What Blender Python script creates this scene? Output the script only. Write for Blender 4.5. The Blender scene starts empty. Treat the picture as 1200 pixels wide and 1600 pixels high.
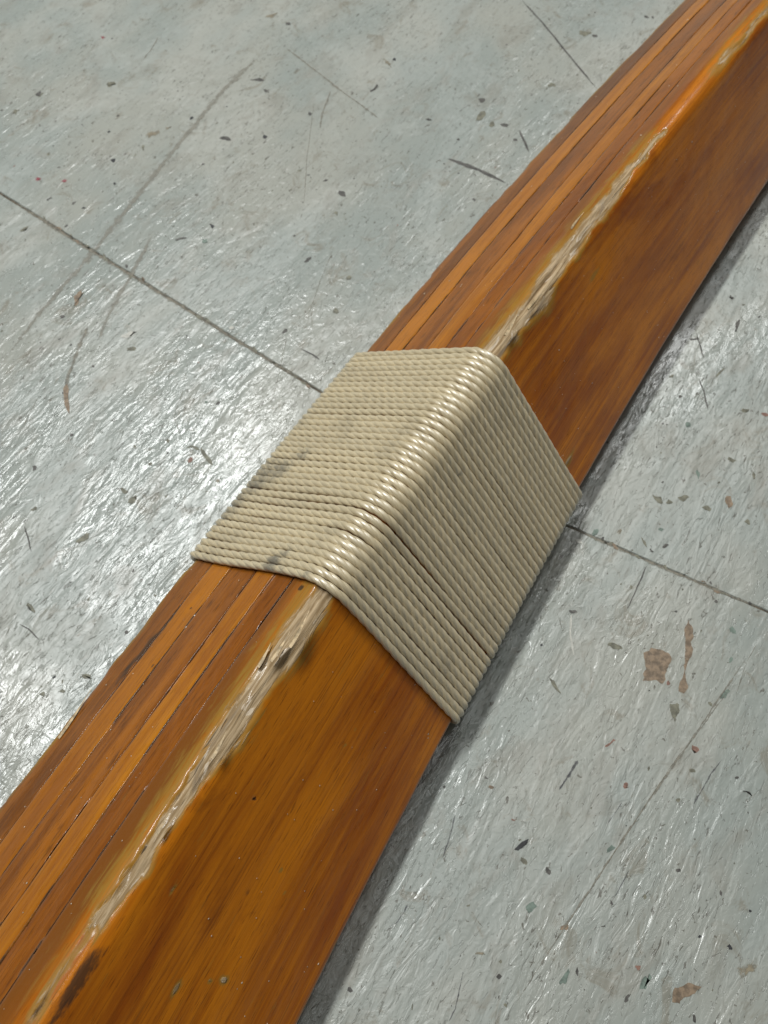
import bpy, math, random
import numpy as np

# ------------------------------------------------------------------ camera, world, lights, exposure
sc = bpy.context.scene
U = .25
F = 1300.0                       # focal length in photo pixels (1200 x 1600 frame)
PIT = math.radians(64)           # camera looks down this much
Z_RIDGE, Z_LEFT, Z_RIGHT = .07475, .031, .016
HC = .30725                      # camera height above the floor

cam_d = bpy.data.cameras.new('camera')
cam = bpy.data.objects.new('camera', cam_d)
sc.collection.objects.link(cam)
cam.location = (0, 0, HC)
cam.rotation_euler = (math.pi / 2 - PIT, 0, 0)
cam_d.sensor_fit = 'VERTICAL'
cam_d.sensor_height = 36
cam_d.lens = 36 * F / 1600
cam_d.clip_start = .01
cam_d.clip_end = 50
cam_d.dof.use_dof = True
cam_d.dof.focus_distance = .245
cam_d.dof.aperture_fstop = 26
sc.camera = cam
sc.render.resolution_x = 768
sc.render.resolution_y = 1024

w = bpy.data.worlds.new('World')
sc.world = w
w.use_nodes = True
w.node_tree.nodes['Background'].inputs[0].default_value = (1.0, 1.0, .98, 1)
w.node_tree.nodes['Background'].inputs[1].default_value = .050

def area_lamp(name, loc, turn, sx, sy, power, col):
    """a ceiling tube fixture shining straight down, its long side turned by that angle"""
    d = bpy.data.lights.new(name, 'AREA')
    d.shape = 'RECTANGLE'
    d.size, d.size_y = sx, sy
    d.energy = power
    d.color = col
    o = bpy.data.objects.new(name, d)
    sc.collection.objects.link(o)
    o.location = loc
    o.rotation_euler = (0, 0, turn)
    return o
TURN = math.radians(57)
area_lamp('ceiling_lamp', (-.62, .98, 2.3), TURN, 1.5, .24, 82, (.98, 1, .985))
area_lamp('ceiling_lamp', (1.0, 1.95, 2.3), TURN, 1.5, .24, 30, (.98, 1, .985))
area_lamp('ceiling_lamp', (.22, .22, 2.3), TURN, 1.5, .24, 5, (.98, 1, .985))

vs = sc.view_settings
vs.view_transform = 'Standard'
vs.look = 'None'
vs.exposure = -.36
vs.gamma = 1
sc.render.engine = 'CYCLES'
sc.cycles.max_bounces = 4
sc.cycles.diffuse_bounces = 3
sc.cycles.glossy_bounces = 2
sc.cycles.use_adaptive_sampling = True
sc.cycles.adaptive_threshold = .02
sc.cycles.transparent_max_bounces = 6

# ------------------------------------------------------------------ helpers
rng = np.random.default_rng(7)
rnd = random.Random(11)
C = sc.collection

def back(p, z):
    """a spot of the picture brought down to the level z"""
    p = np.atleast_2d(np.asarray(p, float))
    x = (p[:, 0] - 600) / F
    y = -(p[:, 1] - 800) / F
    s, c = math.sin(PIT), math.cos(PIT)
    d = np.stack([x, y * s + c, y * c - s], -1)
    t = (z - HC) / d[:, 2]
    return np.array([0, 0, HC]) + d * t[:, None]

def hash2(ix, iy, seed):
    n = (ix.astype(np.int64) * 374761393 + iy.astype(np.int64) * 668265263 + seed * 974634777) & 0x7fffffff
    n = ((n ^ (n >> 13)) * 1274126177) & 0x7fffffff
    n = n ^ (n >> 16)
    return (n & 0xffff) / 65535.0

def vnoise(x, y, seed=0):
    x, y = np.broadcast_arrays(np.asarray(x, float), np.asarray(y, float))
    ix, iy = np.floor(x), np.floor(y)
    fx, fy = x - ix, y - iy
    fx = fx * fx * (3 - 2 * fx)
    fy = fy * fy * (3 - 2 * fy)
    a, b = hash2(ix, iy, seed), hash2(ix + 1, iy, seed)
    c, d = hash2(ix, iy + 1, seed), hash2(ix + 1, iy + 1, seed)
    return (a * (1 - fx) + b * fx) * (1 - fy) + (c * (1 - fx) + d * fx) * fy

def fbm(x, y, seed=0, oct=4):
    v, a, t = 0, .5, 0
    for k in range(oct):
        v = v + a * vnoise(x * 2 ** k, y * 2 ** k, seed + k * 17)
        t += a
        a *= .5
    return v / t

def smooth(e0, e1, x):
    t = np.clip((x - e0) / (e1 - e0), 0, 1)
    return t * t * (3 - 2 * t)

def mesh_obj(name, verts, faces, mat, parent=None, smooth_shade=True, uv=None, attrs=None):
    me = bpy.data.meshes.new(name)
    me.from_pydata([tuple(v) for v in verts] if not isinstance(verts, np.ndarray) else verts.tolist(), [],
                   faces if not isinstance(faces, np.ndarray) else faces.tolist())
    if uv is not None:
        lay = me.uv_layers.new(name='UVMap')
        li = np.empty(len(me.loops), np.int32)
        me.loops.foreach_get('vertex_index', li)
        lay.data.foreach_set('uv', np.asarray(uv, np.float32)[li].ravel())
    for k, v in (attrs or {}).items():
        at = me.attributes.new(k, 'FLOAT', 'POINT')
        at.data.foreach_set('value', np.asarray(v, np.float32).ravel())
    if smooth_shade:
        me.polygons.foreach_set('use_smooth', np.ones(len(me.polygons), bool))
    if mat:
        me.materials.append(mat)
    me.update()
    o = bpy.data.objects.new(name, me)
    C.objects.link(o)
    o.parent = parent
    return o

def empty(name, loc=(0, 0, 0)):
    o = bpy.data.objects.new(name, None)
    o.empty_display_size = .02
    C.objects.link(o)
    o.location = loc
    return o

class NT:
    """small wrapper for building node trees"""
    def __init__(self, name):
        self.m = bpy.data.materials.new(name)
        self.m.use_nodes = True
        self.t = self.m.node_tree
        self.b = self.t.nodes['Principled BSDF']
    def n(self, typ, **kw):
        o = self.t.nodes.new(typ)
        for k, v in kw.items():
            setattr(o, k, v)
        return o
    def link(self, a, b):
        self.t.links.new(a, b)
    def put(self, v, sock):
        if isinstance(v, bpy.types.NodeSocket):
            self.link(v, sock)
        else:
            sock.default_value = v
    def math(self, op, a, b=0.0, c=None, clamp=False):
        o = self.n('ShaderNodeMath', operation=op, use_clamp=clamp)
        self.put(a, o.inputs[0])
        self.put(b, o.inputs[1])
        if c is not None:
            self.put(c, o.inputs[2])
        return o.outputs[0]
    def mix(self, f, a, b, blend='MIX'):
        o = self.n('ShaderNodeMix', data_type='RGBA', blend_type=blend)
        self.put(f, o.inputs[0])
        self.put(a if isinstance(a, bpy.types.NodeSocket) else (*a[:3], 1), o.inputs[6])
        self.put(b if isinstance(b, bpy.types.NodeSocket) else (*b[:3], 1), o.inputs[7])
        return o.outputs[2]
    def ramp(self, v, lo, hi):
        o = self.n('ShaderNodeMapRange', interpolation_type='SMOOTHSTEP')
        self.put(v, o.inputs[0])
        o.inputs[1].default_value = lo
        o.inputs[2].default_value = hi
        return o.outputs[0]
    def mapping(self, vec, scale, loc=(0, 0, 0), rot=(0, 0, 0)):
        o = self.n('ShaderNodeMapping')
        self.link(vec, o.inputs[0])
        o.inputs['Location'].default_value = loc
        o.inputs['Rotation'].default_value = rot
        o.inputs['Scale'].default_value = scale
        return o.outputs[0]
    def noise(self, vec, detail=3, rough=.55, dist=0.0, scale=1.0, three=False):
        o = self.n('ShaderNodeTexNoise', noise_dimensions='3D' if three else '2D')
        self.link(vec, o.inputs['Vector'])
        o.inputs['Scale'].default_value = scale
        o.inputs['Detail'].default_value = detail
        o.inputs['Roughness'].default_value = rough
        o.inputs['Distortion'].default_value = dist
        return o.outputs[0]
    def attr(self, name):
        o = self.n('ShaderNodeAttribute', attribute_name=name)
        return o.outputs['Fac']
    def bump(self, h, strength, dist, prev=None):
        o = self.n('ShaderNodeBump')
        o.inputs['Strength'].default_value = strength
        o.inputs['Distance'].default_value = dist
        self.link(h, o.inputs['Height'])
        if prev is not None:
            self.link(prev, o.inputs['Normal'])
        return o.outputs[0]
    def out(self, **kw):
        for k, v in kw.items():
            self.put(v if not (isinstance(v, tuple) and len(v) == 3) else (*v, 1), self.b.inputs[k.replace('_', ' ')])
        return self.m

# ------------------------------------------------------------------ materials
STREAK = math.radians(57)        # the direction the floor was scrubbed and scuffed in

def floor_material():
    m = NT('scuffed grey floor paint')
    geo = m.n('ShaderNodeNewGeometry').outputs['Position']
    rot = m.mapping(geo, (1, 1, 1), rot=(0, 0, -STREAK))      # x now runs along the streaks
    big = m.noise(m.mapping(rot, (9, 14, 1)), 3, .6)
    mid = m.noise(m.mapping(rot, (34, 62, 1), (3, 1, 0)), 4, .65, .4)
    fine = m.noise(m.mapping(rot, (120, 560, 1), (7, 2, 0)), 3, .6, .3)
    base = m.mix(m.ramp(big, .36, .66), (.300, .324, .298), (.352, .356, .316))
    base = m.mix(m.math('MULTIPLY', m.ramp(mid, .50, .76), .50), base, (.245, .232, .195))
    # grey brown dirt lying in the scratches
    base = m.mix(m.math('MULTIPLY', m.ramp(fine, .58, .78), .34), base, (.17, .157, .130))
    gate = m.ramp(m.noise(m.mapping(rot, (15, 22, 1), (4, 4, 0)), 3, .6), .38, .62)
    dash = m.noise(m.mapping(rot, (210, 820, 1), (1, 9, 0)), 3, .6, .8)
    base = m.mix(m.math('MULTIPLY', m.math('MULTIPLY', m.ramp(dash, .635, .73), m.math('ADD', m.math('MULTIPLY', gate, .85), .12)), .78), base, (.085, .075, .058))
    spot = m.noise(m.mapping(rot, (360, 480, 1), (6, 2, 0)), 3, .6, .5)
    base = m.mix(m.math('MULTIPLY', m.ramp(spot, .68, .75), .8), base, (.095, .085, .065))
    grime = m.noise(m.mapping(rot, (55, 75, 1), (9, 5, 0)), 5, .72, .6)
    base = m.mix(m.math('MULTIPLY', m.ramp(grime, .57, .72), .52), base, (.20, .175, .13))
    # relief: brushed streaks, soft dimples, broad waves
    st1 = m.noise(m.mapping(rot, (75, 270, 1), (2, 0, 0)), 3, .55, 1.1)
    st2 = m.noise(m.mapping(rot, (26, 105, 1), (5, 0, 0)), 2, .6, .6)
    dim = m.noise(m.mapping(rot, (170, 230, 1), (0, 6, 0)), 3, .6, .6)
    h = m.math('ADD', m.math('MULTIPLY', st1, m.math('ADD', m.math('MULTIPLY', gate, .65), .15)),
               m.math('MULTIPLY', dim, .50))
    h = m.math('ADD', h, m.math('MULTIPLY', st2, 1.1))
    h = m.math('SUBTRACT', h, m.math('MULTIPLY', m.ramp(dash, .60, .72), .35))
    nrm = m.bump(h, .54, .0010)
    dull = m.ramp(m.noise(m.mapping(rot, (12, 20, 1), (11, 7, 0)), 4, .65, .5), .46, .62)
    rgh = m.math('ADD', m.math('ADD', m.math('MULTIPLY', mid, .26), .10), m.math('MULTIPLY', dull, .20))
    return m.out(Base_Color=base, Roughness=rgh, Normal=nrm, Specular_IOR_Level=.6)

def plain_mark(name, col, var=.35, rough=.6, cover=1.0):
    """flat mark in the paint: chip, scratch or smear, broken up by noise when cover < 1"""
    m = NT(name)
    geo = m.n('ShaderNodeNewGeometry').outputs['Position']
    n = m.noise(m.mapping(geo, (420, 420, 420)), 4, .65)
    dark = tuple(c * (1 - var) for c in col)
    light = tuple(min(1, c * (1 + var)) for c in col)
    m.out(Base_Color=m.mix(m.ramp(n, .3, .7), dark, light), Roughness=rough,
          Normal=m.bump(n, .5, .0004))
    if cover < 1:
        rot = m.mapping(geo, (1, 1, 1), rot=(0, 0, -STREAK))
        k = m.noise(m.mapping(rot, (300, 520, 1), (2, 5, 0)), 4, .7)
        v = m.math('ADD', m.attr('fade'), m.math('MULTIPLY', m.math('SUBTRACT', k, .5), 1.7))
        m.put(m.math('MULTIPLY', m.ramp(v, .25, .90), cover), m.b.inputs['Alpha'])
    return m.m

def wood_material(name, dark, light, seed, band=42, coarse=1.0, ochre=(.29, .170, .030)):
    m = NT(name)
    uv = m.n('ShaderNodeUVMap', uv_map='UVMap').outputs[0]
    L = lambda a, b, k: m.mapping(uv, (a, b, 1), (seed * 3.1 + k, seed * 1.7 - k, seed))
    g1 = m.noise(L(7, 420, 0), 5, .65, .15)
    g2 = m.noise(L(4.5, band, 3), 4, .55, .6)
    g3 = m.noise(L(10, 34, 6), 4, .6, .8)
    pores = m.noise(L(85, 1500 / coarse, 9), 3, .6)
    mixv = m.math('ADD', m.math('MULTIPLY', g1, .30), m.math('ADD', m.math('MULTIPLY', g2, .36), m.math('MULTIPLY', g3, .42)))
    col = m.mix(m.ramp(mixv, .40, .68), dark, light)
    col = m.mix(m.math('MULTIPLY', m.ramp(pores, .58, .74), .24 + .22 * (coarse - 1)), col, tuple(c * .45 for c in dark))
    hair = m.noise(L(9, 1700, 11), 3, .6, .1)
    col = m.mix(m.math('MULTIPLY', m.ramp(hair, .56, .72), .42), col, tuple(c * .5 for c in dark))
    tick = m.noise(L(130, 2600, 14), 2, .5)
    col = m.mix(m.math('MULTIPLY', m.ramp(tick, .66, .74), .6), col, tuple(c * .3 for c in dark))
    blot = m.noise(L(30, 60, 12), 5, .65, .5)
    col = m.mix(m.math('MULTIPLY', m.ramp(blot, .60, .76), .40), col, tuple(c * .62 for c in dark))
    col = m.mix(m.math('MULTIPLY', m.attr('edgegrain'), m.ramp(g2, .30, .62)), col, (.20, .064, .006))
    wear_sheen = m.attr('wear_sheen')
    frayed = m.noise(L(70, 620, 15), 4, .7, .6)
    wv = m.math('ADD', wear_sheen, m.math('MULTIPLY', m.math('SUBTRACT', frayed, .5), 1.0))
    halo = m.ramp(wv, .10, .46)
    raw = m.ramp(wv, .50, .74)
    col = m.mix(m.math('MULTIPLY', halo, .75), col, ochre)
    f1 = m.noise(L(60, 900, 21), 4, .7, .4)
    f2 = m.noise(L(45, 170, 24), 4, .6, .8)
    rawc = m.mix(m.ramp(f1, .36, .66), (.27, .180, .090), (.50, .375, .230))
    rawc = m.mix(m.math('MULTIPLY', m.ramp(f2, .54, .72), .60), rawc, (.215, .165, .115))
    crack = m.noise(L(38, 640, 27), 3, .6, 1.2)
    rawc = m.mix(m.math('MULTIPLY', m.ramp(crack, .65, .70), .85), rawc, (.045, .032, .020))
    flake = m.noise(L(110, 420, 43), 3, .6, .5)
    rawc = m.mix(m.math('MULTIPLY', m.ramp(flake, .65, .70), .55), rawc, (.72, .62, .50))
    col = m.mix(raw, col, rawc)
    stain = m.attr('stain')
    sv = m.math('ADD', stain, m.math('MULTIPLY', m.math('SUBTRACT', m.noise(L(120, 500, 30), 4, .7), .5), .7))
    col = m.mix(m.math('MULTIPLY', m.ramp(sv, .35, .62), .85), col, (.034, .020, .012))
    inv = m.math('SUBTRACT', 1.0, m.ramp(wv, .26, .50))
    pits = m.noise(L(300, 420, 33), 3, .6, .3)
    h = m.math('ADD', m.math('MULTIPLY', m.math('MULTIPLY', m.math('ADD', m.math('MULTIPLY', f1, 1.0), crack), raw), .70),
               m.math('ADD', m.math('MULTIPLY', g1, .18 * coarse), m.math('MULTIPLY', pits, .14 * coarse)))
    nrm = m.bump(h, .55, .0007)
    coatn = m.bump(m.math('ADD', m.math('MULTIPLY', pits, .3), m.math('MULTIPLY', g3, 1.5)), .16, .001)
    smear = m.noise(L(22, 45, 36), 4, .6, .4)
    m.put(nrm, m.b.inputs['Normal'])
    m.put(coatn, m.b.inputs['Coat Normal'])
    gl = m.math('MULTIPLY', raw, m.ramp(m.noise(L(90, 300, 40), 3, .6), .58, .66))
    m.put(m.math('MULTIPLY', m.math('ADD', inv, m.math('MULTIPLY', gl, .35)), .80), m.b.inputs['Coat Weight'])
    m.put(m.math('ADD', m.math('MULTIPLY', smear, .22), .04), m.b.inputs['Coat Roughness'])
    return m.out(Specular_IOR_Level=.22, Base_Color=col, Roughness=m.math('ADD', m.math('ADD', m.math('MULTIPLY', g1, .25), .34), m.math('MULTIPLY', raw, .32)))

def cord_material():
    m = NT('beige twisted nylon twine')
    uv = m.n('ShaderNodeUVMap', uv_map='UVMap').outputs[0]
    geo = m.n('ShaderNodeNewGeometry').outputs['Position']
    yarn = m.noise(m.mapping(uv, (260, 22, 1)), 3, .6, .3)
    fibre = m.noise(m.mapping(uv, (420, 60, 1), (3, 3, 0)), 2, .6)
    tone = m.noise(m.mapping(geo, (60, 60, 60)), 3, .6, three=True)
    col = m.mix(m.ramp(yarn, .3, .7), (.62, .505, .305), (.73, .615, .405))
    col = m.mix(m.math('MULTIPLY', m.ramp(tone, .50, .75), .5), col, (.42, .35, .225))
    rnd_ = m.n('ShaderNodeObjectInfo').outputs['Random']
    col = m.mix(m.math('MULTIPLY', rnd_, .30), col, (.40, .335, .215))
    grime = m.noise(m.mapping(geo, (700, 700, 700)), 2, .6, three=True)
    dirt = m.attr('dirt')
    dv = m.math('ADD', dirt, m.math('MULTIPLY', m.math('SUBTRACT', grime, .5), .9))
    col = m.mix(m.math('MULTIPLY', m.ramp(dv, .30, .95), .75), col, (.085, .080, .068))
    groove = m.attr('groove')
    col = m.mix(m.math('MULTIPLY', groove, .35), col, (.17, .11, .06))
    h = m.math('ADD', m.math('MULTIPLY', fibre, .6), yarn)
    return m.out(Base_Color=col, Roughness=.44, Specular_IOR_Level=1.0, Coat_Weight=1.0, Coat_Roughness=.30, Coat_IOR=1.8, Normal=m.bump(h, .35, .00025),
                 Sheen_Weight=.15, Sheen_Roughness=.4)

M_floor = floor_material()
M_joint = plain_mark('dirt in the tile joint', (.105, .085, .058), .5, .8)
M_cord = cord_material()

# ------------------------------------------------------------------ floor
floor = empty('floor')
floor['kind'] = 'structure'
jl = back([(0, 300), (125, 381), (250, 457), (380, 537), (500, 611)], 0)[:, :2]
jr = back([(885, 820), (960, 853), (1040, 888), (1120, 922), (1200, 955)], 0)[:, :2]
def line_fit(P):
    c = P.mean(0)
    d = np.linalg.svd(P - c)[2][0]
    return c, d if d[0] > 0 else -d
cl, dl = line_fit(jl)
cr, dr = line_fit(jr)
t = np.linalg.solve(np.stack([dl, -dr], 1), cr - cl)
kink = cl + dl * t[0]
path = []
for k in range(700, 0, -1):
    path.append(kink - dl * k * .0016)
path.append(kink)
for k in range(1, 701):
    path.append(kink + dr * k * .0016)
path = [path[0] - dl * 2.5] + path + [path[-1] + dr * 2.5]
path = np.array(path)
tn = np.gradient(path, axis=0)
tn[1], tn[-2] = tn[2], tn[-3]
tn /= np.linalg.norm(tn, axis=1)[:, None]
pn = np.stack([-tn[:, 1], tn[:, 0]], -1)          # points to the far side
ii = np.arange(len(path))
half = np.where(ii < 700, .00055, .00032)
near = path - pn * (half + .0003 * (fbm(ii * .35, ii * 0, 3) - .5) * 2 * (ii < 2000))[:, None]
far = path + pn * (half + .0003 * (fbm(ii * .35, ii * 0, 5) - .5) * 2)[:, None]
def tile(edge, side):
    """floor tile: a slab whose joint edge follows the given line, its arris slightly worn"""
    n = len(edge)
    o = np.zeros((n, 3)); o[:, :2] = edge
    away = pn * side
    a = o.copy(); a[:, 2] = -.002
    b = o.copy(); b[:, 2] = -.00035
    c = o.copy(); c[:, :2] += away * .00035
    d = o.copy(); d[:, :2] = edge + away * .02
    e = o.copy(); e[:, :2] = edge + away * 3.5
    V = np.concatenate([a, b, c, d, e])
    fs = []
    for r in range(4):
        for k in range(n - 1):
            q = [r * n + k, r * n + k + 1, (r + 1) * n + k + 1, (r + 1) * n + k]
            fs.append(q if side > 0 else q[::-1])
    return mesh_obj('floor_tile', V, fs, M_floor, floor, smooth_shade=False)
tile(far, 1)
tile(near, -1)
mesh_obj('joint_bed', np.array([(-3.2, -3.2, -.0006), (3.2, -3.2, -.0006), (3.2, 3.2, -.0006), (-3.2, 3.2, -.0006)]),
         [(0, 1, 2, 3)], M_joint, floor, smooth_shade=False)

# ------------------------------------------------------------------ beam shape
AX = math.radians(56.7865)
Mx = np.array([math.cos(AX), math.sin(AX)])
Nx = np.array([math.sin(AX), -math.cos(AX)])
Ox = np.array([.01572, .14488])
def curve_L(s): return .12371 * s * s + .0059956 * s - .055234
def curve_R(s): return .145418 * s * s - .0080045 * s + .0016
def curve_Q(s): return .137832 * s * s - .0440433 * s + .04966
LA, LB = .0710, .0780            # widths of the left and the right face
ZB = .0036                       # underside, lifted off the floor by the cord
def section_point(s, x, y):
    """s along the beam, x across the left face from the ridge, y across the right face from the ridge"""
    al, be = x / LA, y / LB
    tR, tL, tQ = curve_R(s), curve_L(s), curve_Q(s)
    tt = tR + al * (tL - tR) + be * (tQ - tR)
    z = Z_RIDGE + al * (Z_LEFT - Z_RIDGE) + be * (Z_RIGHT - Z_RIDGE)
    xy = Ox + s[..., None] * Mx + tt[..., None] * Nx
    return np.concatenate([xy, np.broadcast_to(z, s.shape)[..., None]], -1)
def s_of(px, z=Z_RIDGE):
    return float((back(px, z)[0, :2] - Ox) @ Mx)
def beta_max(al):
    return min(1.0, (Z_RIDGE - ZB - al * (Z_RIDGE - Z_LEFT)) / (Z_RIDGE - Z_RIGHT))
AL_BR = (Z_RIGHT - ZB) / (Z_RIDGE - Z_LEFT)       # where the right side meets the underside

def round_poly(pts, radii, fine, step_fine=.0007, step=.005):
    """closed 2-D outline with rounded corners; edges flagged fine are sampled densely. Returns points and normals"""
    P = [np.array(p, float) for p in pts]
    n = len(P)
    area = sum(P[i][0] * P[(i + 1) % n][1] - P[(i + 1) % n][0] * P[i][1] for i in range(n))
    sg = 1 if area > 0 else -1
    cut = []
    for i in range(n):
        a, b, c = P[i - 1], P[i], P[(i + 1) % n]
        u = (a - b) / np.linalg.norm(a - b)
        v = (c - b) / np.linalg.norm(c - b)
        ang = math.acos(np.clip(u @ v, -1, 1))
        tl = radii[i] / math.tan(ang / 2)
        bis = (u + v) / np.linalg.norm(u + v)
        cut.append((b + u * tl, b + v * tl, b + bis * radii[i] / math.sin(ang / 2), ang))
    out, nor = [], []
    for i in range(n):
        p0, p1, cen, ang = cut[i]
        sweep = math.pi - ang
        a0 = math.atan2(*(p0 - cen)[::-1])
        fn = fine[i] or fine[i - 1]
        k = max(2, int(radii[i] * sweep / (step_fine * .8))) if fn else 2
        for j in range(k + 1):
            a = a0 + sg * sweep * j / k
            d = np.array([math.cos(a), math.sin(a)])
            out.append(cen + d * radii[i]); nor.append(d)
        q = cut[(i + 1) % n][0]
        ln = np.linalg.norm(q - p1)
        e = (q - p1) / ln
        nn = np.array([e[1], -e[0]]) * sg
        k = max(1, int(ln / (step_fine if fine[i] else step)))
        for j in range(1, k):
            out.append(p1 + (q - p1) * j / k); nor.append(nn)
    return np.array(out), np.array(nor)

S_ST = np.concatenate([np.linspace(-.36, -.215, 36, endpoint=False), np.linspace(-.215, .31, 720, endpoint=False), np.linspace(.31, .46, 38)])

def wear_sheen_field(s, w):
    """how far the varnish is worn off the ridge, plus a painted highlight at its near end; w is the distance from the ridge across the surface (left negative)"""
    f = np.zeros(np.broadcast(s, w).shape)
    spots = []
    def run(p0, p1, hw0, hw1, c0=0., c1=0., amp=1.0):
        spots.append((s_of(p0), s_of(p1), hw0, hw1, c0, c1, amp))
    run((560, 850), (430, 1040), .0050, .0060, .0002, .0005)
    run((450, 1010), (330, 1190), .0060, .0042, .0005, .0)
    run((350, 1160), (262, 1285), .0044, .0024, .0, .0006)
    run((275, 1265), (150, 1450), .0026, .0034, .0006, -.0006, .95)
    run((170, 1430), (40, 1600), .0022, .0016, -.001, -.002, .56)  # highlight on the varnished ridge, painted in as a pale scuffed streak
    run((740, 580), (815, 470), .0052, .0060, -.0008, .0008)
    run((800, 490), (905, 345), .0062, .0050, .0008, .0)
    run((890, 365), (985, 245), .0048, .0030, .0, -.0004)
    run((975, 255), (1030, 190), .0026, .0008, -.0004, .0, .9)
    run((1120, 95), (1260, -60), .0026, .0040, .001, .0012, .66)
    for s0, s1, h0, h1, c0, c1, amp in spots:
        t = (s - s0) / (s1 - s0)
        band = .37 * amp * smooth(-.3, .2, t) * smooth(1.3, .8, t) * smooth(.014, .006, np.abs(w)) * (w < 0)
        f = np.maximum(f, band)
        tc = np.clip(t, 0, 1)
        hw = h0 + (h1 - h0) * tc
        cc = c0 + (c1 - c0) * tc
        wob = (fbm(s * 70, s * 0, 41, 4) - .5) * .0050
        edge = (fbm(s * 110, np.sign(w) * 3.3, 43, 4) - .5) * .0048
        d = np.abs(w - cc - wob) / (hw * .88 + edge).clip(.0004)
        endf = smooth(-.22, .10, t) * smooth(1.22, .90, t)
        f = np.maximum(f, amp * endf * np.clip(1.30 - .72 * d, 0, 1))
    return f

beam = empty('curved_wood_bar', (Ox[0], Ox[1], 0))
beam['kind'] = 'thing'
beam['label'] = 'varnished orange brown laminated wood bar with worn ridge lying across the grey floor'
beam['category'] = 'wood bar'
def to_local(V): return V - np.array([Ox[0], Ox[1], 0])

WOODS = [
    ('outer lamination wood', (0.2825, 0.0652, 0.0018), (0.5650, 0.1797, 0.0035), 1, 30, 1.0),
    ('brown lamination wood', (0.2024, 0.0568, 0.0035), (0.3578, 0.1120, 0.0062), 2, 90, 2.2),
    ('orange lamination wood', (0.3107, 0.0953, 0.0035), (0.4802, 0.1714, 0.0070), 3, 80, 1.2),
    ('coarse brown lamination wood', (0.1836, 0.0535, 0.0044), (0.3531, 0.1137, 0.0070), 4, 110, 2.6),
    ('orange lamination wood lower', (0.2919, 0.0886, 0.0035), (0.4614, 0.1605, 0.0070), 5, 80, 1.4),
    ('dark edge lamination wood', (0.1365, 0.0418, 0.0053), (0.3013, 0.0986, 0.0088), 6, 90, 2.0),
]
ALPHA = [0, .21, .345, .475, .665, .815, 1.0]
PROUD = [0, -.00005, .00003, -.00010, .00003, -.00003]
GAPW = .00010

def gauss2(s, x, s0, x0, ss, sx):
    return np.exp(-((s - s0) / ss) ** 2 - ((x - x0) / sx) ** 2)

def face_spot(px, face):
    """beam coordinates of a spot seen in the photo: face 'L' gives (s, x), face 'Q' gives (s, y)"""
    z = Z_RIDGE
    for _ in range(12):
        p = back(px, z)[0]
        s = float((p[:2] - Ox) @ Mx)
        tt = float((p[:2] - Ox) @ Nx)
        tR = curve_R(s)
        if face == 'L':
            k = (tt - tR) / (curve_L(s) - tR)
            z = Z_RIDGE + k * (Z_LEFT - Z_RIDGE)
        else:
            k = (tt - tR) / (curve_Q(s) - tR)
            z = Z_RIDGE + k * (Z_RIGHT - Z_RIDGE)
    return s, k * (LA if face == 'L' else LB)

DARK_Q = [((398, 1248), .0007, .0007, 1.0), ((420, 1020), .0016, .0007, .6), ((120, 1545), .020, .0028, .62),
          ((690, 1070), .0016, .0005, .55), ((385, 1395), .002, .002, .45), ((60, 1590), .02, .003, .5)]
PALE_Q = [((275, 1545), .0022, .0009, 1.0), ((350, 1531), .0010, .0014, 1.0), ((328, 1533), .0008, .0007, .9), ((270, 1390), .0018, .0005, .8),
          ((888, 722), .005, .0016, .75), ((928, 430), .004, .0012, .45), ((555, 1140), .0006, .0005, .7), ((540, 1165), .0006, .0005, .7), ((1010, 160), .002, .0012, .4),
          ((440, 1360), .0006, .0006, .7), ((445, 1395), .0006, .0005, .7), ((630, 1405), .0012, .0007, .6), ((672, 1085), .0012, .0006, .6)]
DARK_L = [((230, 1010), .010, .0022, .78), ((195, 1050), .010, .0028, .62), ((255, 985), .010, .0016, .5), ((298, 950), .0008, .0006, 1.0),
          ((470, 918), .0014, .0012, .95), ((238, 1040), .0012, .0010, .7), ((668, 412), .0012, .0008, .5), ((50, 1190), .02, .0012, .5)]

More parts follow.
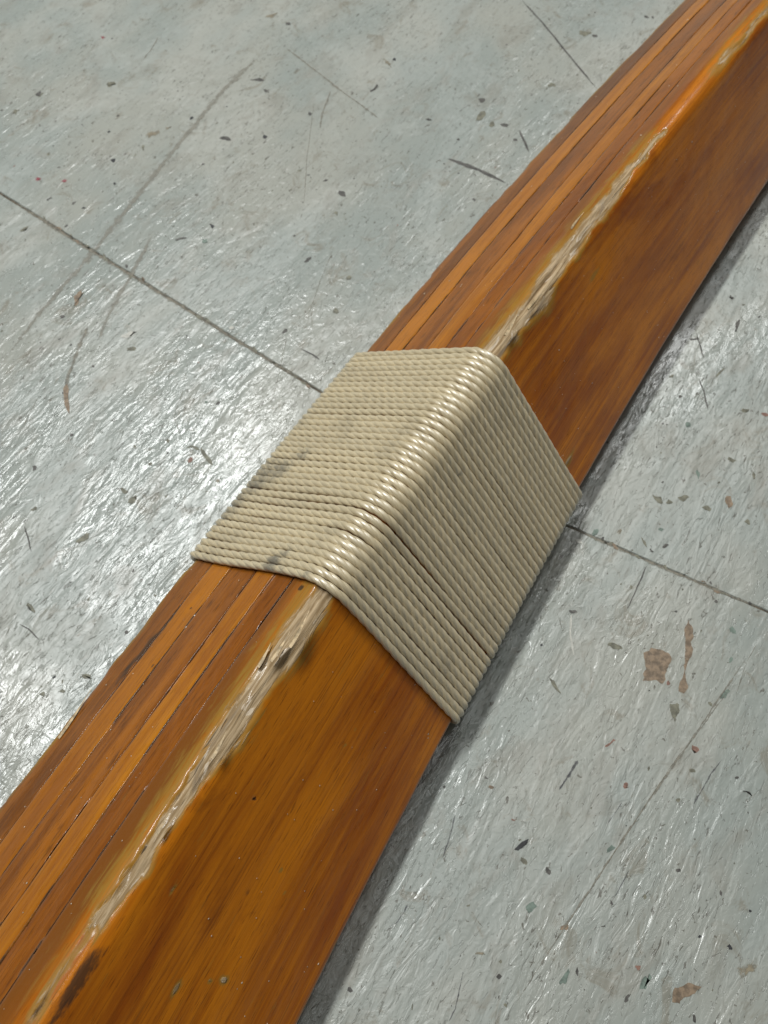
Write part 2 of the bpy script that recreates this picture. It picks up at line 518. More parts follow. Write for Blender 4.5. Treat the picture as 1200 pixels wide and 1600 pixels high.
for k in range(6):
    a0 = ALPHA[k] * LA + (0 if k == 0 else GAPW)
    a1 = ALPHA[k + 1] * LA - (0 if k == 5 else GAPW)
    f0, f1 = a0 / LA, a1 / LA
    pts = [(a1, 0), (a0, 0), (a0, beta_max(f0) * LB)]
    rad = [.00016, .00016, .0004]
    fine = [1, 0, 0]
    if f0 < AL_BR < f1:
        pts.append((AL_BR * LA, LB))
        rad.append(.0006)
        fine.append(0)
    pts.append((a1, beta_max(f1) * LB))
    rad.append(.0004)
    fine.append(0)
    if k == 0:
        rad[1], rad[2] = .0074, .0026
        fine[1] = fine[2] = 1
    if k == 5:
        rad[0], rad[-1] = .0022, .002
        fine[-1] = 1
    P2, N2 = round_poly(pts, rad, fine)
    m = len(P2)
    n = len(S_ST)
    S = np.repeat(S_ST[:, None], m, 1)
    X = np.repeat(P2[None, :, 0], n, 0)
    Y = np.repeat(P2[None, :, 1], n, 0)
    wr = Y - X                                   # distance from the ridge, signed
    top = ((X < .0009) | (Y < .0009)) if k == 0 else (Y < .0009)
    top = top | ((k == 0) & (X + Y < .010))
    wear_sheen = np.where(top, wear_sheen_field(S, wr), 0)
    stain = np.zeros_like(S)
    sp = 0
    if k == 0:
        # knocks along the lower right edge
        e = np.abs(Y - LB) + X
        wear_sheen = np.maximum(wear_sheen, .62 * smooth(.0032, .0006, e) * smooth(.50, .74, fbm(S * 46, S * 0, 77, 3)))
        for px, a, b, amp in PALE_Q:
            s0, y0 = face_spot(px, 'Q')
            g = amp * gauss2(S, Y, s0, y0, a, b) * (X < .004)
            wear_sheen = np.maximum(wear_sheen, g)
        for px, a, b, amp in DARK_Q:
            s0, y0 = face_spot(px, 'Q')
            stain = np.maximum(stain, amp * gauss2(S, Y, s0, y0, a, b) * (X < .004))
    else:
        if k == 5:
            e = np.abs(X - LA) + Y
            wear_sheen = np.maximum(wear_sheen, .60 * smooth(.0052, .0010, e) * smooth(.34, .62, fbm(S * 24, S * 0, 57, 3)))
        seam = np.minimum(np.abs(X - a0), np.abs(X - a1))
        nz = fbm(S * 40, S * 0 + k, 61, 3)
        stain = np.maximum(stain, (.44 * smooth(.0006, .0001, seam) + .22 * smooth(.0009, .0001, seam) * smooth(.48, .68, nz)) * top)
    for px, a, b, amp in DARK_L:
        s0, x0 = face_spot(px, 'L')
        stain = np.maximum(stain, amp * gauss2(S, X, s0, x0, a, b) * (Y < .004))
    # relief
    d = PROUD[k] * top + (fbm(S * 30, wr * 60, 5 + k, 3) - .5) * .0005
    d = d - smooth(.42, .75, wear_sheen) * (.0003 + .0005 * fbm(S * 130, wr * 700, 23, 3)) * (np.abs(wr) < .02 if k == 0 else 1)
    if k == 0:
        d = d + smooth(.5, .8, wear_sheen) * (fbm(S * 40, wr * 420, 29, 3) - .5) * .0013 * (np.abs(wr) < .012)
        rg = np.abs(wr) < .008
        d = d - rg * smooth(.62, .70, fbm(S * 34, wr * 300, 31, 3)) * smooth(.5, .8, wear_sheen) * .0006
        d = d - .0006 * np.clip(stain - .8, 0, 1) * 5 * (X < .004)
    if k == 5:
        # splintered lower left edge
        e = smooth(.004, .0, np.abs(X - LA) + Y)
        d = d - e * smooth(.45, .75, fbm(S * 70, S * 0, 67, 4)) * .0009
    else:
        d = d - .00008 * smooth(.3, .7, stain) * (k > 0)
    X2 = X + N2[None, :, 0] * d
    Y2 = Y + N2[None, :, 1] * d
    V = to_local(section_point(S, X2, Y2)).reshape(-1, 3)
    acc = np.r_[0, np.cumsum(np.linalg.norm(np.diff(P2, axis=0), axis=1))]
    UVc = np.stack([S, np.repeat(acc[None], n, 0)], -1).reshape(-1, 2)
    ia = np.arange(n - 1)[:, None] * m
    ja = np.arange(m)[None]
    jb = (ja + 1) % m
    Q = np.stack([ia + ja, ia + jb, ia + m + jb, ia + m + ja], -1).reshape(-1, 4)
    # orientation: outward
    p = V[Q[m // 3]]
    faces = Q.tolist()
    faces.append(list(range(m)))
    faces.append(list(range((n - 1) * m, n * m))[::-1])
    nm, dk, lt, seed, band, coarse = WOODS[k]
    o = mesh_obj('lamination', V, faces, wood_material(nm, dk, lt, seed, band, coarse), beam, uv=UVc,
                 attrs={'wear_sheen': wear_sheen, 'stain': stain, 'edgegrain': smooth(.004, .009, X) * (Y < .002) * (k == 0)})
    import bmesh
    bm = bmesh.new(); bm.from_mesh(o.data)
    bmesh.ops.recalc_face_normals(bm, faces=bm.faces)
    bm.to_mesh(o.data); bm.free()

# ------------------------------------------------------------------ splinters standing off the worn wood
M_split = plain_mark('raw splinter wood', (.46, .34, .19), .4, .55)
def splinter(px, face, length, width, lift, ang=0.0):
    s0, a = face_spot(px, face)
    n = 9
    V = []
    for j in range(n):
        f = j / (n - 1)
        s = np.array(s0 + length * (f - .5) * math.cos(ang))
        off = length * (f - .5) * math.sin(ang)
        wd = width * (.25 + .75 * math.sin(math.pi * min(1, f * 1.1 + .12)) ** .7) * (1 - .7 * f) + .00006
        lf = .0002 + lift * f * f
        for dx, up in ((-wd, 0), (0, .0004 * (1 - f) + .0001), (wd, 0)):
            if face == 'L':
                p = section_point(s, np.array(a + off + dx), np.array(-lf - up))
            else:
                p = section_point(s, np.array(-lf - up), np.array(a + off + dx))
            V.append(p)
    V = to_local(np.array(V))
    fs = []
    for j in range(n - 1):
        for c in range(2):
            fs.append((j * 3 + c, j * 3 + c + 1, j * 3 + 4 + c, j * 3 + 3 + c))
        fs.append((j * 3 + 2, j * 3, j * 3 + 3, j * 3 + 5))
    fs += [(0, 1, 2), (n * 3 - 1, n * 3 - 2, n * 3 - 3)]
    return mesh_obj('splinter', V, fs, M_split, beam, smooth_shade=False)
for px, face, ln, wd, lf, an in [((120, 1116), 'L', .018, .0009, .0010, .06), ((470, 985), 'L', .012, .0011, .0010, .06),
                                 ((440, 1012), 'L', .010, .0009, .0008, -.05), ((415, 1025), 'L', .008, .0009, .0006, .1),
                                 ((345, 1165), 'L', .008, .0008, .0008, .05), ((835, 470), 'Q', .010, .0008, .0008, .05),
                                 ((900, 345), 'Q', .009, .0007, .0008, -.08), ((800, 510), 'L', .010, .0010, .0009, .05),
                                 ((255, 1290), 'L', .006, .0007, .0006, .0)]:
    splinter(px, face, ln, wd, lf, an)

# pale specks of dust on the varnish, also standing in for small glints
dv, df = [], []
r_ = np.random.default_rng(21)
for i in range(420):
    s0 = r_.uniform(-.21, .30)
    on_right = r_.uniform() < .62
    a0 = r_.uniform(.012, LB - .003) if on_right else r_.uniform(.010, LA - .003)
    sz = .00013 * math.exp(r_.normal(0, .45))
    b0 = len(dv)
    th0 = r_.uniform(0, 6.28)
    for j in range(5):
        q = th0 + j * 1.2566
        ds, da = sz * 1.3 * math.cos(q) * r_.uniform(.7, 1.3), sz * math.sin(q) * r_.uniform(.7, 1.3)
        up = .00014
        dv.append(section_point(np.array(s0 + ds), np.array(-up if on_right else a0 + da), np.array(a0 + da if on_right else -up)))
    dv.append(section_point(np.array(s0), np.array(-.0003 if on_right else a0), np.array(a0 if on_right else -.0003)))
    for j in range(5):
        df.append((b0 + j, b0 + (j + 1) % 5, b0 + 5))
o = mesh_obj('dust_glints', to_local(np.array(dv)), df, plain_mark('pale dust and glints', (.52, .44, .33), .5, .25), beam)
o['kind'] = 'stuff'

# ------------------------------------------------------------------ cord lashing
lash = empty('cord_lashing', (Ox[0], Ox[1], 0))
lash['label'] = 'beige twisted twine wound tightly around the middle of the varnished wood bar'
lash['category'] = 'cord'
RC = .00149
outline = [(LA, beta_max(1) * LB), (LA, 0), (0, 0), (0, LB), (AL_BR * LA, LB)]
P2, N2 = round_poly(outline, [.002, .0024, .0080, .0026, .002], [1, 1, 1, 1, 1], step_fine=.0009)
P2 = P2 + N2 * (RC * .97)
# start on the underside, between the last and the first corner
acc = np.r_[0, np.cumsum(np.linalg.norm(np.diff(np.vstack([P2, P2[:1]]), axis=0), axis=1))]
PER = acc[-1]
NS = 360
tq = np.linspace(0, 1, NS + 1)
mid_start = np.linalg.norm(P2[0] - P2[-1]) * .5
def loop_xy(f):
    q = (f * PER - mid_start) % PER
    return np.interp(q, acc, np.r_[P2[:, 0], P2[0, 0]]), np.interp(q, acc, np.r_[P2[:, 1], P2[0, 1]])
NT_ = 36
S0, S1 = -.0668, .0388
gaps = np.ones(NT_) * 1.0
gaps[9] += .17
gaps[10] += .10
gaps[16] += .05
gaps[23] += .10
gaps[24] += .06
gaps += rng.normal(0, .022, NT_)
edge = np.r_[0, np.cumsum(gaps)]
edge = S0 + edge / edge[-1] * (S1 - S0 - 2 * RC)
cen = edge + RC
LAY = .0140
RS, RH = .00101, .00043
SIDES = 10
DIRT = [((365, 800), 'L', .013, .0085, .66), ((420, 745), 'L', .011, .016, .70), ((372, 790), 'L', .010, .0085, .70), ((405, 762), 'L', .007, .008, .78), ((445, 738), 'L', .006, .008, .8), ((478, 716), 'L', .004, .006, .7),
        ((432, 886), 'L', .0040, .0042, 1.0), ((485, 905), 'L', .0016, .002, .7), ((455, 868), 'L', .0026, .0026, .8), ((445, 900), 'L', .0020, .003, .8), ((690, 1050), 'Q', .012, .008, .45),
        ((640, 1010), 'Q', .010, .010, .36), ((710, 740), 'Q', .0007, .0009, 1.6), ((758, 705), 'Q', .0012, .0012, .45), ((520, 565), 'L', .03, .002, .3)]
DIRTB = [(*face_spot(p, f), f, a, b, amp) for p, f, a, b, amp in DIRT]
phase = 0.0
for k in range(NT_):
    f = tq
    s = cen[k] + (cen[k + 1] - cen[k]) * f
    wob = np.interp(f, np.linspace(0, 1, 14), np.r_[0, rng.normal(0, .00010, 12), 0])
    x, y = loop_xy(f)
    s = s + wob - .0044 * (1 - k / NT_) ** 1.5 * smooth(.1, 1, x / LA) - .0012 * (1 - k / NT_) * smooth(.2, 1, y / LB)
    if k <= 9:                       # the open gap closes again towards the lower edge
        s = s + (.00085 * smooth(.30, .80, y / LB) + .0006 * smooth(.45, .9, x / LA) * (y < .01)) * math.exp(-(9 - k) / 3)
    P = section_point(s, x, y)
    T = np.gradient(P, axis=0); T /= np.linalg.norm(T, axis=1)[:, None]
    ax = np.array([Mx[0], Mx[1], 0])
    NB = ax - T * (T @ ax)[:, None]; NB /= np.linalg.norm(NB, axis=1)[:, None]
    NA = np.cross(NB, T)
    ln = np.r_[0, np.cumsum(np.linalg.norm(np.diff(P, axis=0), axis=1))]
    th = phase + 2 * math.pi * ln / LAY * (1 + rng.normal(0, .03)) + .5 * np.interp(f, np.linspace(0, 1, 9), rng.normal(0, 1, 9))
    phase = th[-1] % (2 * math.pi) + rng.normal(0, .25) * 0
    dirt = np.zeros(len(s))
    for s0, c0, fc, aa, bb, amp in DIRTB:
        on = (y < .004) if fc == 'L' else (x < .004)
        co = x if fc == 'L' else y
        dirt = np.maximum(dirt, amp * np.exp(-((s - s0) / aa) ** 2 - ((co - c0) / bb) ** 2) * on)
    fat = 1 + rng.normal(0, .018) + .02 * np.interp(f, np.linspace(0, 1, 30), rng.normal(0, 1, 30))[:, None]
    Vs, Fs, Us, Ds, Gs = [], [], [], [], []
    base = 0
    for st in range(3):
        a = th + st * 2 * math.pi / 3
        cpos = P + RH * (np.cos(a)[:, None] * NA + np.sin(a)[:, None] * NB)
        tt = np.gradient(cpos, axis=0); tt /= np.linalg.norm(tt, axis=1)[:, None]
        rad = np.cos(a)[:, None] * NA + np.sin(a)[:, None] * NB
        rad = rad - tt * np.sum(rad * tt, 1)[:, None]; rad /= np.linalg.norm(rad, axis=1)[:, None]
        bit = np.cross(tt, rad)
        for j in range(SIDES):
            b = 2 * math.pi * j / SIDES
            Vs.append(cpos + RS * fat * (math.cos(b) * rad + math.sin(b) * bit))
            Us.append(np.stack([ln + st * .37 + k * 1.13, np.full(len(ln), j / SIDES)], -1))
            Ds.append(dirt)
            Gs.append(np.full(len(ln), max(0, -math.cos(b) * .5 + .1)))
    n1 = NS + 1
    for st in range(3):
        for j in range(SIDES):
            r0 = (st * SIDES + j) * n1
            r1 = (st * SIDES + (j + 1) % SIDES) * n1
            i = np.arange(NS)
            Fs.append(np.stack([r0 + i, r0 + i + 1, r1 + i + 1, r1 + i], -1))
    V = to_local(np.concatenate(Vs))
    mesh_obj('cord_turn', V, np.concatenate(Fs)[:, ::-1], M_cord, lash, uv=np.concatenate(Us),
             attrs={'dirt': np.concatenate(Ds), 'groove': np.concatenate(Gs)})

# a few broken filaments standing up from the twine
M_fibre = plain_mark('loose nylon filament', (.62, .55, .42), .1, .4)
fv, ff = [], []
for px, fc in [((865, 715), 'Q'), ((745, 945), 'Q'), ((785, 905), 'Q'), ((700, 1085), 'Q'), ((655, 985), 'Q'), ((735, 1020), 'Q'),
               ((470, 720), 'L'), ((395, 800), 'L'), ((560, 640), 'L'), ((505, 920), 'L'), ((620, 740), 'L'), ((700, 600), 'L'), ((820, 830), 'Q')]:
    s0, a0 = face_spot(px, fc)
    ln_, lift, di = rnd.uniform(.0015, .0035), rnd.uniform(.0004, .0012), rnd.uniform(0, 6.28)
    b0 = len(fv)
    for j in range(6):
        q = j / 5
        ds, da = ln_ * q * math.cos(di + q * .8), ln_ * q * math.sin(di + q * .8)
        up = 2 * RC + lift * math.sin(q * 2.6) - .0003
        c = section_point(np.array(s0 + ds), np.array(a0 + da if fc == 'L' else -up), np.array(-up if fc == 'L' else a0 + da))
        for i in range(3):
            aa = i * 2.094
            fv.append(to_local(c) + .00004 * np.array([math.cos(aa), math.sin(aa) * .5, math.sin(aa)]))
    for j in range(5):
        for i in range(3):
            k = (i + 1) % 3
            ff.append((b0 + j * 3 + i, b0 + j * 3 + k, b0 + j * 3 + 3 + k, b0 + j * 3 + 3 + i))
o = mesh_obj('loose_fibres', np.array(fv), ff, M_fibre, lash)
o['kind'] = 'stuff'

# ------------------------------------------------------------------ marks in the floor paint
PAL = {
    'brown': plain_mark('bare brown chip', (.20, .145, .095), .35),
    'tan': plain_mark('tan stain', (.26, .22, .15), .25, .6, .8),
    'olive': plain_mark('olive chip', (.15, .145, .105), .35),
    'green': plain_mark('old green paint chip', (.135, .175, .145), .3),
    'dark': plain_mark('dark chip', (.075, .070, .062), .4),
    'black': plain_mark('black speck', (.022, .022, .024), .4),
    'red': plain_mark('red paint smear', (.36, .05, .075), .3, .5, .8),
    'rust': plain_mark('reddish brown chip', (.20, .11, .08), .35),
    'white': plain_mark('pale filler fleck', (.46, .45, .40), .15, .4),
    'pale': plain_mark('pale brown scuff', (.255, .240, .195), .15, .5, .6),
    'smear': plain_mark('grey brown scuff', (.225, .205, .160), .3, .6, .62),
    'scuff': plain_mark('dark scuff', (.10, .10, .105), .35, .6, .72),
}
LEVEL = [0]
def flat_mark(name, P, mat):
    LEVEL[0] = (LEVEL[0] + 1) % 7
    z = .00007 + LEVEL[0] * .000015
    P = np.asarray(P)[:, :2]
    c = P.mean(0)
    n = len(P)
    A = sum(P[i][0] * P[(i + 1) % n][1] - P[(i + 1) % n][0] * P[i][1] for i in range(n))
    if A < 0:
        P = P[::-1]
    if not mat.node_tree.nodes['Principled BSDF'].inputs['Alpha'].is_linked:
        return mesh_obj(name, [(p[0], p[1], z) for p in P], [tuple(range(n))], mat, floor, smooth_shade=False)
    V = [(c[0], c[1], z)] + [(p[0], p[1], z) for p in P]
    fs = [(0, 1 + i, 1 + (i + 1) % n) for i in range(n)]
    return mesh_obj(name, V, fs, mat, floor, smooth_shade=False, attrs={'fade': [1.1] + [.15] * n})
def ragged(P, amt, rounds=2):
    P = np.asarray(P, float)
    for r in range(rounds):
        Qn = []
        for i in range(len(P)):
            a, b = P[i], P[(i + 1) % len(P)]
            l = np.linalg.norm(b - a)
            Qn += [a, (a + b) / 2 + rng.normal(0, amt * l, 2)]
        P = np.array(Qn)
    return P
def chip(cx, cy, ln, wd, ang, col, name='paint_chip'):
    n = rnd.randint(7, 10)
    t = np.sort(rng.uniform(0, 2 * math.pi, n) * .35 + np.linspace(0, 2 * math.pi, n, endpoint=False) * 1.0)
    r = rng.uniform(.72, 1.12, n)
    a = math.radians(ang)
    x, y = np.cos(t) * r * ln / 2, np.sin(t) * r * wd / 2
    P = np.stack([cx + x * math.cos(a) - y * math.sin(a), cy + x * math.sin(a) + y * math.cos(a)], -1)
    flat_mark(name, back(ragged(P, .10, 1), 0), PAL[col])
def poly(P, col, name='paint_chip'):
    flat_mark(name, back(ragged(P, .10, 2), 0), PAL[col])
def line(P, wd, col, name='scratch', taper=True, jit=.8):
    P = np.asarray(P, float)
    seg = np.r_[0, np.cumsum(np.linalg.norm(np.diff(P, axis=0), axis=1))]
    n = max(6, int(seg[-1] / 6))
    q = np.linspace(0, seg[-1], n)
    pts = np.stack([np.interp(q, seg, P[:, 0]), np.interp(q, seg, P[:, 1])], -1)
    pts = pts + (np.stack([fbm(q * .09, q * 0, 3), fbm(q * .09, q * 0, 4)], -1) - .5) * 2 * jit
    t = np.gradient(pts, axis=0); t /= np.linalg.norm(t, axis=1)[:, None]
    nn = np.stack([-t[:, 1], t[:, 0]], -1)
    f = np.linspace(0, 1, n)
    wv = wd * .5 * (.45 + .9 * fbm(q * .06, q * 0 + seg[-1], 9, 3)) * rng.uniform(.7, 1.2, n)
    if taper:
        wv = wv * np.clip(np.minimum(f, 1 - f) * 9, .15, 1)
    A = back(pts + nn * wv[:, None], 0)
    B = back(pts - nn * wv[:, None], 0)
    LEVEL[0] = (LEVEL[0] + 1) % 7
    z = .00007 + LEVEL[0] * .000015
    A[:, 2] = z; B[:, 2] = z
    V = np.concatenate([A, (A + B) / 2, B])
    fs = [(r * n + i, r * n + i + 1, r * n + n + i + 1, r * n + n + i) for r in (0, 1) for i in range(n - 1)]
    fade = np.concatenate([np.zeros(n), np.clip(np.minimum(f, 1 - f) * 10, 0, 1) * .95, np.zeros(n)])
    e1, e2 = A[1] - A[0], B[0] - A[0]
    if e1[0] * e2[1] - e1[1] * e2[0] < 0:
        fs = [q[::-1] for q in fs]
    mesh_obj(name, V, fs, PAL[col], floor, smooth_shade=False, attrs={'fade': fade})

poly([(1005, 1020), (1018, 1012), (1032, 1015), (1046, 1022), (1048, 1035), (1042, 1045), (1040, 1062), (1032, 1068), (1020, 1063), (1004, 1064), (1010, 1045), (1007, 1030)], 'brown')
poly([(1076, 968), (1083, 985), (1079, 1003), (1077, 1030), (1071, 1055), (1075, 1072), (1068, 1084), (1060, 1080), (1066, 1060), (1070, 1030), (1071, 1000), (1069, 985)], 'brown')
poly([(1046, 1100), (1058, 1098), (1062, 1110), (1055, 1128), (1050, 1120)], 'olive')
poly([(1054, 1543), (1075, 1535), (1096, 1542), (1086, 1552), (1070, 1558), (1062, 1568), (1050, 1566)], 'brown')
poly([(1145, 1512), (1182, 1495), (1190, 1520), (1162, 1530)], 'tan', 'stain')
for a in [(1044, 1067, 8, 8, 0, 'rust'), (830, 1418, 22, 15, -50, 'green'), (882, 1527, 28, 13, -65, 'green'), (1008, 1535, 30, 12, -70, 'green'),
          (955, 1325, 20, 8, -40, 'green'), (1132, 1085, 20, 12, -40, 'green'), (868, 1072, 34, 9, 50, 'olive'), (815, 1320, 26, 10, -40, 'black'),
          (955, 1160, 28, 6, -32, 'rust'), (978, 1227, 11, 10, 0, 'rust'), (1086, 1170, 14, 11, 60, 'rust'), (767, 1230, 10, 7, 0, 'brown'),
          (803, 1280, 8, 6, 0, 'rust'), (748, 1490, 28, 11, 0, 'tan'), (780, 1526, 10, 8, 40, 'dark'), (882, 1450, 16, 12, -40, 'brown'),
          (856, 1360, 14, 8, 70, 'dark'), (818, 1345, 14, 9, 50, 'olive'), (1082, 1204, 14, 6, 20, 'olive'), (1060, 1250, 9, 8, 0, 'olive'),
          (1168, 1240, 16, 5, 30, 'dark'), (1151, 1215, 7, 5, 0, 'dark'), (1110, 1100, 12, 5, 40, 'olive'), (1060, 1360, 9, 6, 0, 'dark'),
          (1140, 1480, 12, 7, 60, 'black'), (1093, 1463, 10, 5, -50, 'black'), (1172, 1423, 5, 5, 0, 'black'), (1126, 1395, 9, 5, 80, 'dark'),
          (998, 1512, 12, 9, 20, 'rust'), (1085, 1592, 14, 6, 80, 'dark'), (980, 1560, 18, 7, -60, 'dark'), (760, 1215, 8, 5, 0, 'dark'),
          (1030, 780, 24, 10, 35, 'olive'), (1046, 784, 12, 7, 0, 'olive'), (1068, 778, 17, 9, 0, 'olive'), (1104, 794, 22, 8, 30, 'olive'),
          (1139, 784, 22, 11, 80, 'brown'), (968, 830, 13, 9, -50, 'tan'), (930, 832, 14, 10, -50, 'green'), (1033, 827, 9, 7, 0, 'green'),
          (1040, 853, 12, 5, -30, 'dark'), (1018, 860, 9, 5, 50, 'dark'), (904, 846, 13, 6, 25, 'white'), (1006, 847, 22, 4, 60, 'olive'),
          (1091, 742, 20, 6, 75, 'green'), (1142, 718, 14, 7, 30, 'olive'), (1165, 641, 15, 8, -10, 'olive'), (1195, 648, 14, 6, 20, 'rust'),
          (1152, 506, 28, 6, 100, 'dark'), (1075, 664, 12, 8, 0, 'green'), (1084, 530, 18, 3, 0, 'dark'), (1143, 465, 9, 6, 40, 'dark'),
          (1063, 620, 8, 5, 0, 'dark'), (1145, 720, 10, 5, 0, 'olive'), (1050, 588, 12, 5, -30, 'olive'), (960, 1010, 26, 10, 20, 'olive'),
          (895, 955, 12, 7, 0, 'dark'), (846, 1008, 6, 4, 20, 'black'), (1145, 985, 14, 9, 60, 'green'), (1142, 1032, 12, 6, -70, 'green'),
          (122, 465, 36, 12, -58, 'brown'), (238, 211, 36, 14, -20, 'tan'), (225, 232, 10, 7, 80, 'olive'), (262, 200, 16, 8, -40, 'tan'),
          (172, 132, 20, 9, -20, 'olive'), (60, 280, 24, 9, 5, 'red'), (101, 283, 20, 6, 0, 'red'), (160, 59, 12, 7, 20, 'red'),
          (330, 353, 10, 8, 20, 'black'), (320, 377, 10, 9, 0, 'green'), (283, 373, 19, 4, -15, 'dark'), (402, 125, 27, 4, 5, 'dark'),
          (353, 216, 32, 6, 10, 'dark'), (415, 142, 12, 5, 30, 'dark'), (299, 185, 7, 5, -20, 'black'), (414, 214, 7, 6, 0, 'black'),
          (177, 251, 9, 6, -20, 'black'), (179, 287, 5, 5, 0, 'black'), (77, 311, 12, 4, -20, 'dark'), (115, 317, 9, 4, -30, 'dark'), (130, 325, 9, 3, 0, 'black'),
          (60, 147, 10, 7, -30, 'dark'), (25, 175, 12, 7, -30, 'olive'), (38, 358, 16, 7, -25, 'olive'), (425, 25, 30, 12, -10, 'tan'), (450, 37, 9, 6, 0, 'dark'),
          (195, 766, 17, 11, 20, 'olive'), (207, 781, 17, 12, -40, 'olive'), (340, 752, 15, 10, -50, 'tan'), (320, 818, 12, 9, -40, 'smear'),
          (262, 689, 8, 6, 0, 'olive'), (235, 725, 9, 7, 0, 'olive'), (210, 698, 8, 6, 0, 'olive'), (55, 730, 14, 6, -60, 'dark'), (53, 795, 12, 8, -20, 'olive'),
          (48, 950, 22, 8, 55, 'olive'), (130, 840, 30, 14, -30, 'olive'), (112, 680, 8, 5, 0, 'dark'), (445, 518, 12, 6, -30, 'dark'), (205, 545, 16, 7, -15, 'olive'),
          (200, 523, 28, 8, -22, 'white'), (362, 512, 9, 6, -20, 'white'), (481, 405, 14, 6, -35, 'dark'), (752, 157, 13, 8, -10, 'dark'), (752, 182, 22, 10, -42, 'olive'),
          (769, 195, 10, 10, 0, 'olive'), (788, 195, 17, 6, 15, 'dark'), (805, 219, 8, 5, 20, 'dark'), (915, 52, 26, 11, 15, 'olive'), (929, 56, 12, 5, 10, 'dark'),
          (862, 133, 14, 7, -10, 'olive'), (535, 303, 16, 8, 25, 'dark'), (585, 137, 20, 5, -42, 'dark'), (605, 98, 24, 9, 40, 'tan'), (616, 93, 6, 5, 0, 'black'),
          (670, 187, 10, 5, 0, 'dark'), (484, 178, 7, 6, 0, 'dark'), (526, 334, 8, 8, 0, 'olive'), (508, 282, 10, 4, -10, 'dark'), (525, 486, 10, 10, 0, 'olive'),
          (545, 434, 10, 7, -30, 'olive'), (716, 218, 6, 4, 0, 'dark'), (1010, 27, 9, 4, 20, 'dark'), (1020, 27, 5, 5, 0, 'dark'), (135, 1057, 18, 8, 15, 'olive'),
          (66, 1084, 10, 9, 0, 'olive'), (98, 1080, 9, 6, -20, 'olive'), (85, 1058, 9, 3, -30, 'black'), (740, 312, 8, 5, 30, 'dark'), (560, 560, 8, 5, -20, 'dark')]:
    chip(*a)
line([(0, 301), (125, 382), (250, 458), (380, 538), (500, 612)], 12, 'smear', 'stain')
line([(885, 821), (960, 854), (1040, 889), (1200, 956)], 9, 'smear', 'stain')
line([(1172, 1025), (1130, 1090), (1075, 1165), (1060, 1180), (1010, 1255), (985, 1295), (960, 1330), (930, 1380), (885, 1445), (830, 1530), (785, 1600)], 3.0, 'smear')
line([(1175, 1015), (1075, 1163), (985, 1293), (928, 1380), (828, 1530)], 7, 'smear')
line([(0, 572), (60, 492), (140, 400), (250, 262), (300, 200), (350, 140), (430, 65)], 17, 'pale')
line([(240, 365), (205, 430), (170, 492), (150, 540)], 15, 'pale')
line([(140, 505), (122, 545), (106, 590), (103, 620), (108, 648)], 15, 'smear', 'stain')
line([(104, 600), (103, 622), (108, 646)], 9, 'brown', 'stain')
line([(815, 0), (850, 38), (890, 88), (932, 138)], 2.4, 'dark')
line([(440, 70), (490, 108), (530, 140), (575, 172), (600, 192)], 5, 'smear')
line([(518, 140), (503, 180), (500, 205)], 5, 'smear')
line([(700, 248), (722, 256), (750, 266), (790, 286)], 5, 'dark')
line([(811, 203), (818, 218), (827, 238)], 3.4, 'dark')
line([(314, 700), (322, 714), (333, 727)], 6, 'olive')
line([(312, 703), (300, 697), (292, 700)], 4, 'olive')
line([(30, 975), (45, 983), (62, 1000)], 2.4, 'dark')
line([(38, 822), (44, 840), (49, 862)], 3, 'dark')
line([(905, 1185), (893, 1206), (872, 1236)], 9, 'scuff', 'scuff')
line([(900, 1190), (888, 1212), (874, 1233)], 4, 'scuff', 'scuff')
line([(1132, 1182), (1112, 1208), (1086, 1252), (1080, 1268)], 4, 'scuff')
line([(1010, 884), (1004, 900), (980, 952)], 2.2, 'dark')
line([(1186, 1000), (1165, 1038), (1148, 1092)], 3, 'smear')
line([(700, 1600), (712, 1575), (724, 1515)], 4, 'scuff')
line([(893, 960), (891, 990), (895, 1015), (897, 1025)], 3, 'white', 'paint_ridge')
line([(870, 955), (876, 975), (878, 985)], 2, 'smear')
line([(975, 1250), (958, 1275), (948, 1290)], 3, 'scuff')
line([(985, 1355), (970, 1385), (958, 1405)], 3, 'scuff')
line([(640, 1410), (628, 1430), (616, 1448)], 5, 'scuff')
line([(712, 1270), (705, 1300), (690, 1345)], 4, 'scuff')
line([(250, 55), (235, 80), (222, 95)], 5, 'smear')
line([(60, 620), (50, 640), (35, 668)], 3, 'smear')
line([(470, 545), (488, 554), (500, 562)], 2.6, 'dark')
line([(492, 150), (480, 245), (474, 330)], 2, 'smear')
line([(523, 385), (500, 440), (480, 500)], 2, 'smear')
line([(450, 520), (430, 610), (418, 640)], 2, 'smear')
line([(285, 690), (272, 650), (290, 600)], 2.4, 'smear')
line([(1092, 592), (1100, 612), (1106, 640)], 2, 'dark')
line([(1088, 520), (1100, 560)], 2, 'dark')
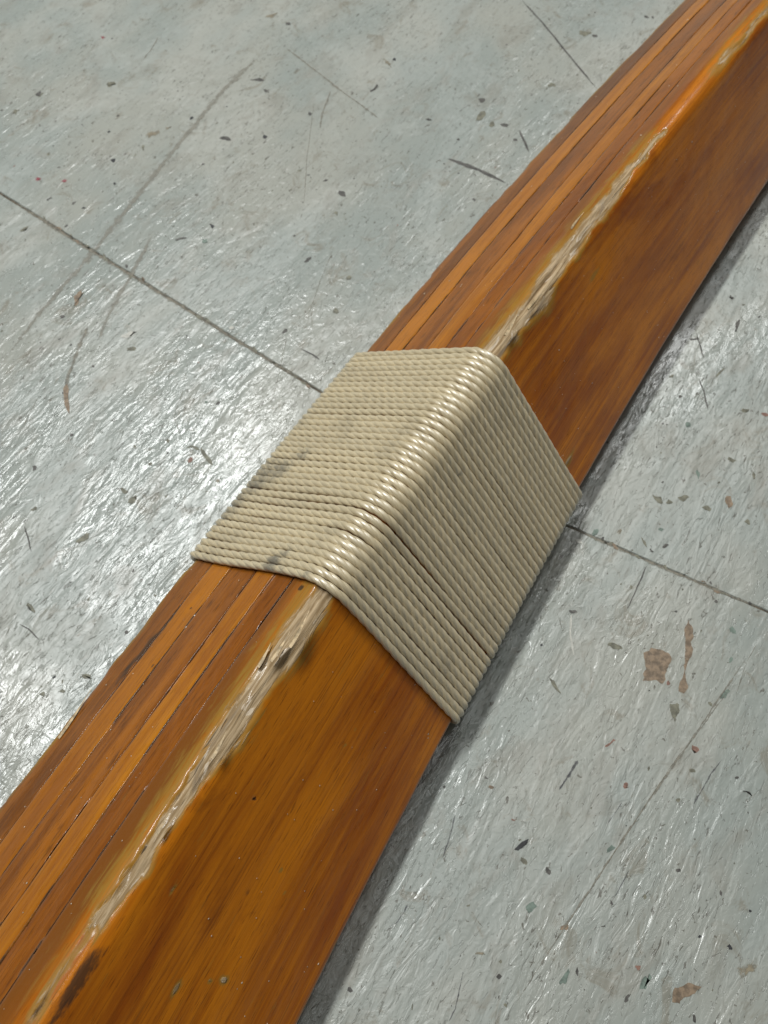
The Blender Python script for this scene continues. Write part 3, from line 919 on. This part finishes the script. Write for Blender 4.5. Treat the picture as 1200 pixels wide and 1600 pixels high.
line([(1118, 590), (1132, 575)], 3, 'olive')

for j in range(34):                                  # paint flaked off along the joint
    f = rnd.uniform(0, 1)
    x, y = ((500 * f, 301 + 311 * f) if j < 20 else (885 + 315 * f, 821 + 135 * f))
    chip(x + rnd.gauss(0, 2), y + rnd.gauss(0, 3.5), rnd.uniform(5, 15), rnd.uniform(3, 6), rnd.uniform(10, 60), rnd.choice(['olive', 'dark', 'brown', 'olive']))

# countless small flecks where the paint has flaked off
def flecks(name, n, box, size, mat, seed, stretch=1.8):
    r = np.random.default_rng(seed)
    x0, x1, y0, y1 = box
    Vs, Fs = [], []
    cnt = 0
    tries = 0
    while cnt < n and tries < n * 30:
        tries += 1
        x, y = r.uniform(x0, x1), r.uniform(y0, y1)
        if r.uniform() > .04 + 1.5 * max(0, float(fbm(np.array(x * 26), np.array(y * 26), 91, 3)) - .42) * 3:
            continue
        L_ = size * math.exp(r.normal(0, .55))
        W_ = L_ / (1 + abs(r.normal(0, stretch)))
        a = STREAK + r.normal(0, .5)
        k = r.integers(5, 8)
        t = np.linspace(0, 2 * math.pi, k, endpoint=False) + r.uniform(-.35, .35, k)
        rr = r.uniform(.55, 1.15, k) * .5
        px, py = np.cos(t) * rr * L_, np.sin(t) * rr * W_
        z = .00002 + r.uniform(0, .00003)
        b = len(Vs)
        for u, v in zip(px, py):
            Vs.append((x + u * math.cos(a) - v * math.sin(a), y + u * math.sin(a) + v * math.cos(a), z))
        Fs.append(list(range(b, b + k)))
        cnt += 1
    o = mesh_obj(name, Vs, Fs, mat, floor, smooth_shade=False)
    o['kind'] = 'stuff'
BOX = (-.45, .55, -.2, .85)
flecks('paint_flecks', 3600, BOX, .00080, PAL['dark'], 1)
flecks('paint_flecks', 2200, BOX, .0010, PAL['olive'], 2)
flecks('paint_flecks', 700, BOX, .0008, PAL['black'], 3, 1.0)
flecks('paint_flecks', 140, BOX, .0010, PAL['rust'], 4, 1.2)
flecks('paint_flecks', 160, BOX, .0011, PAL['green'], 5, 1.4)
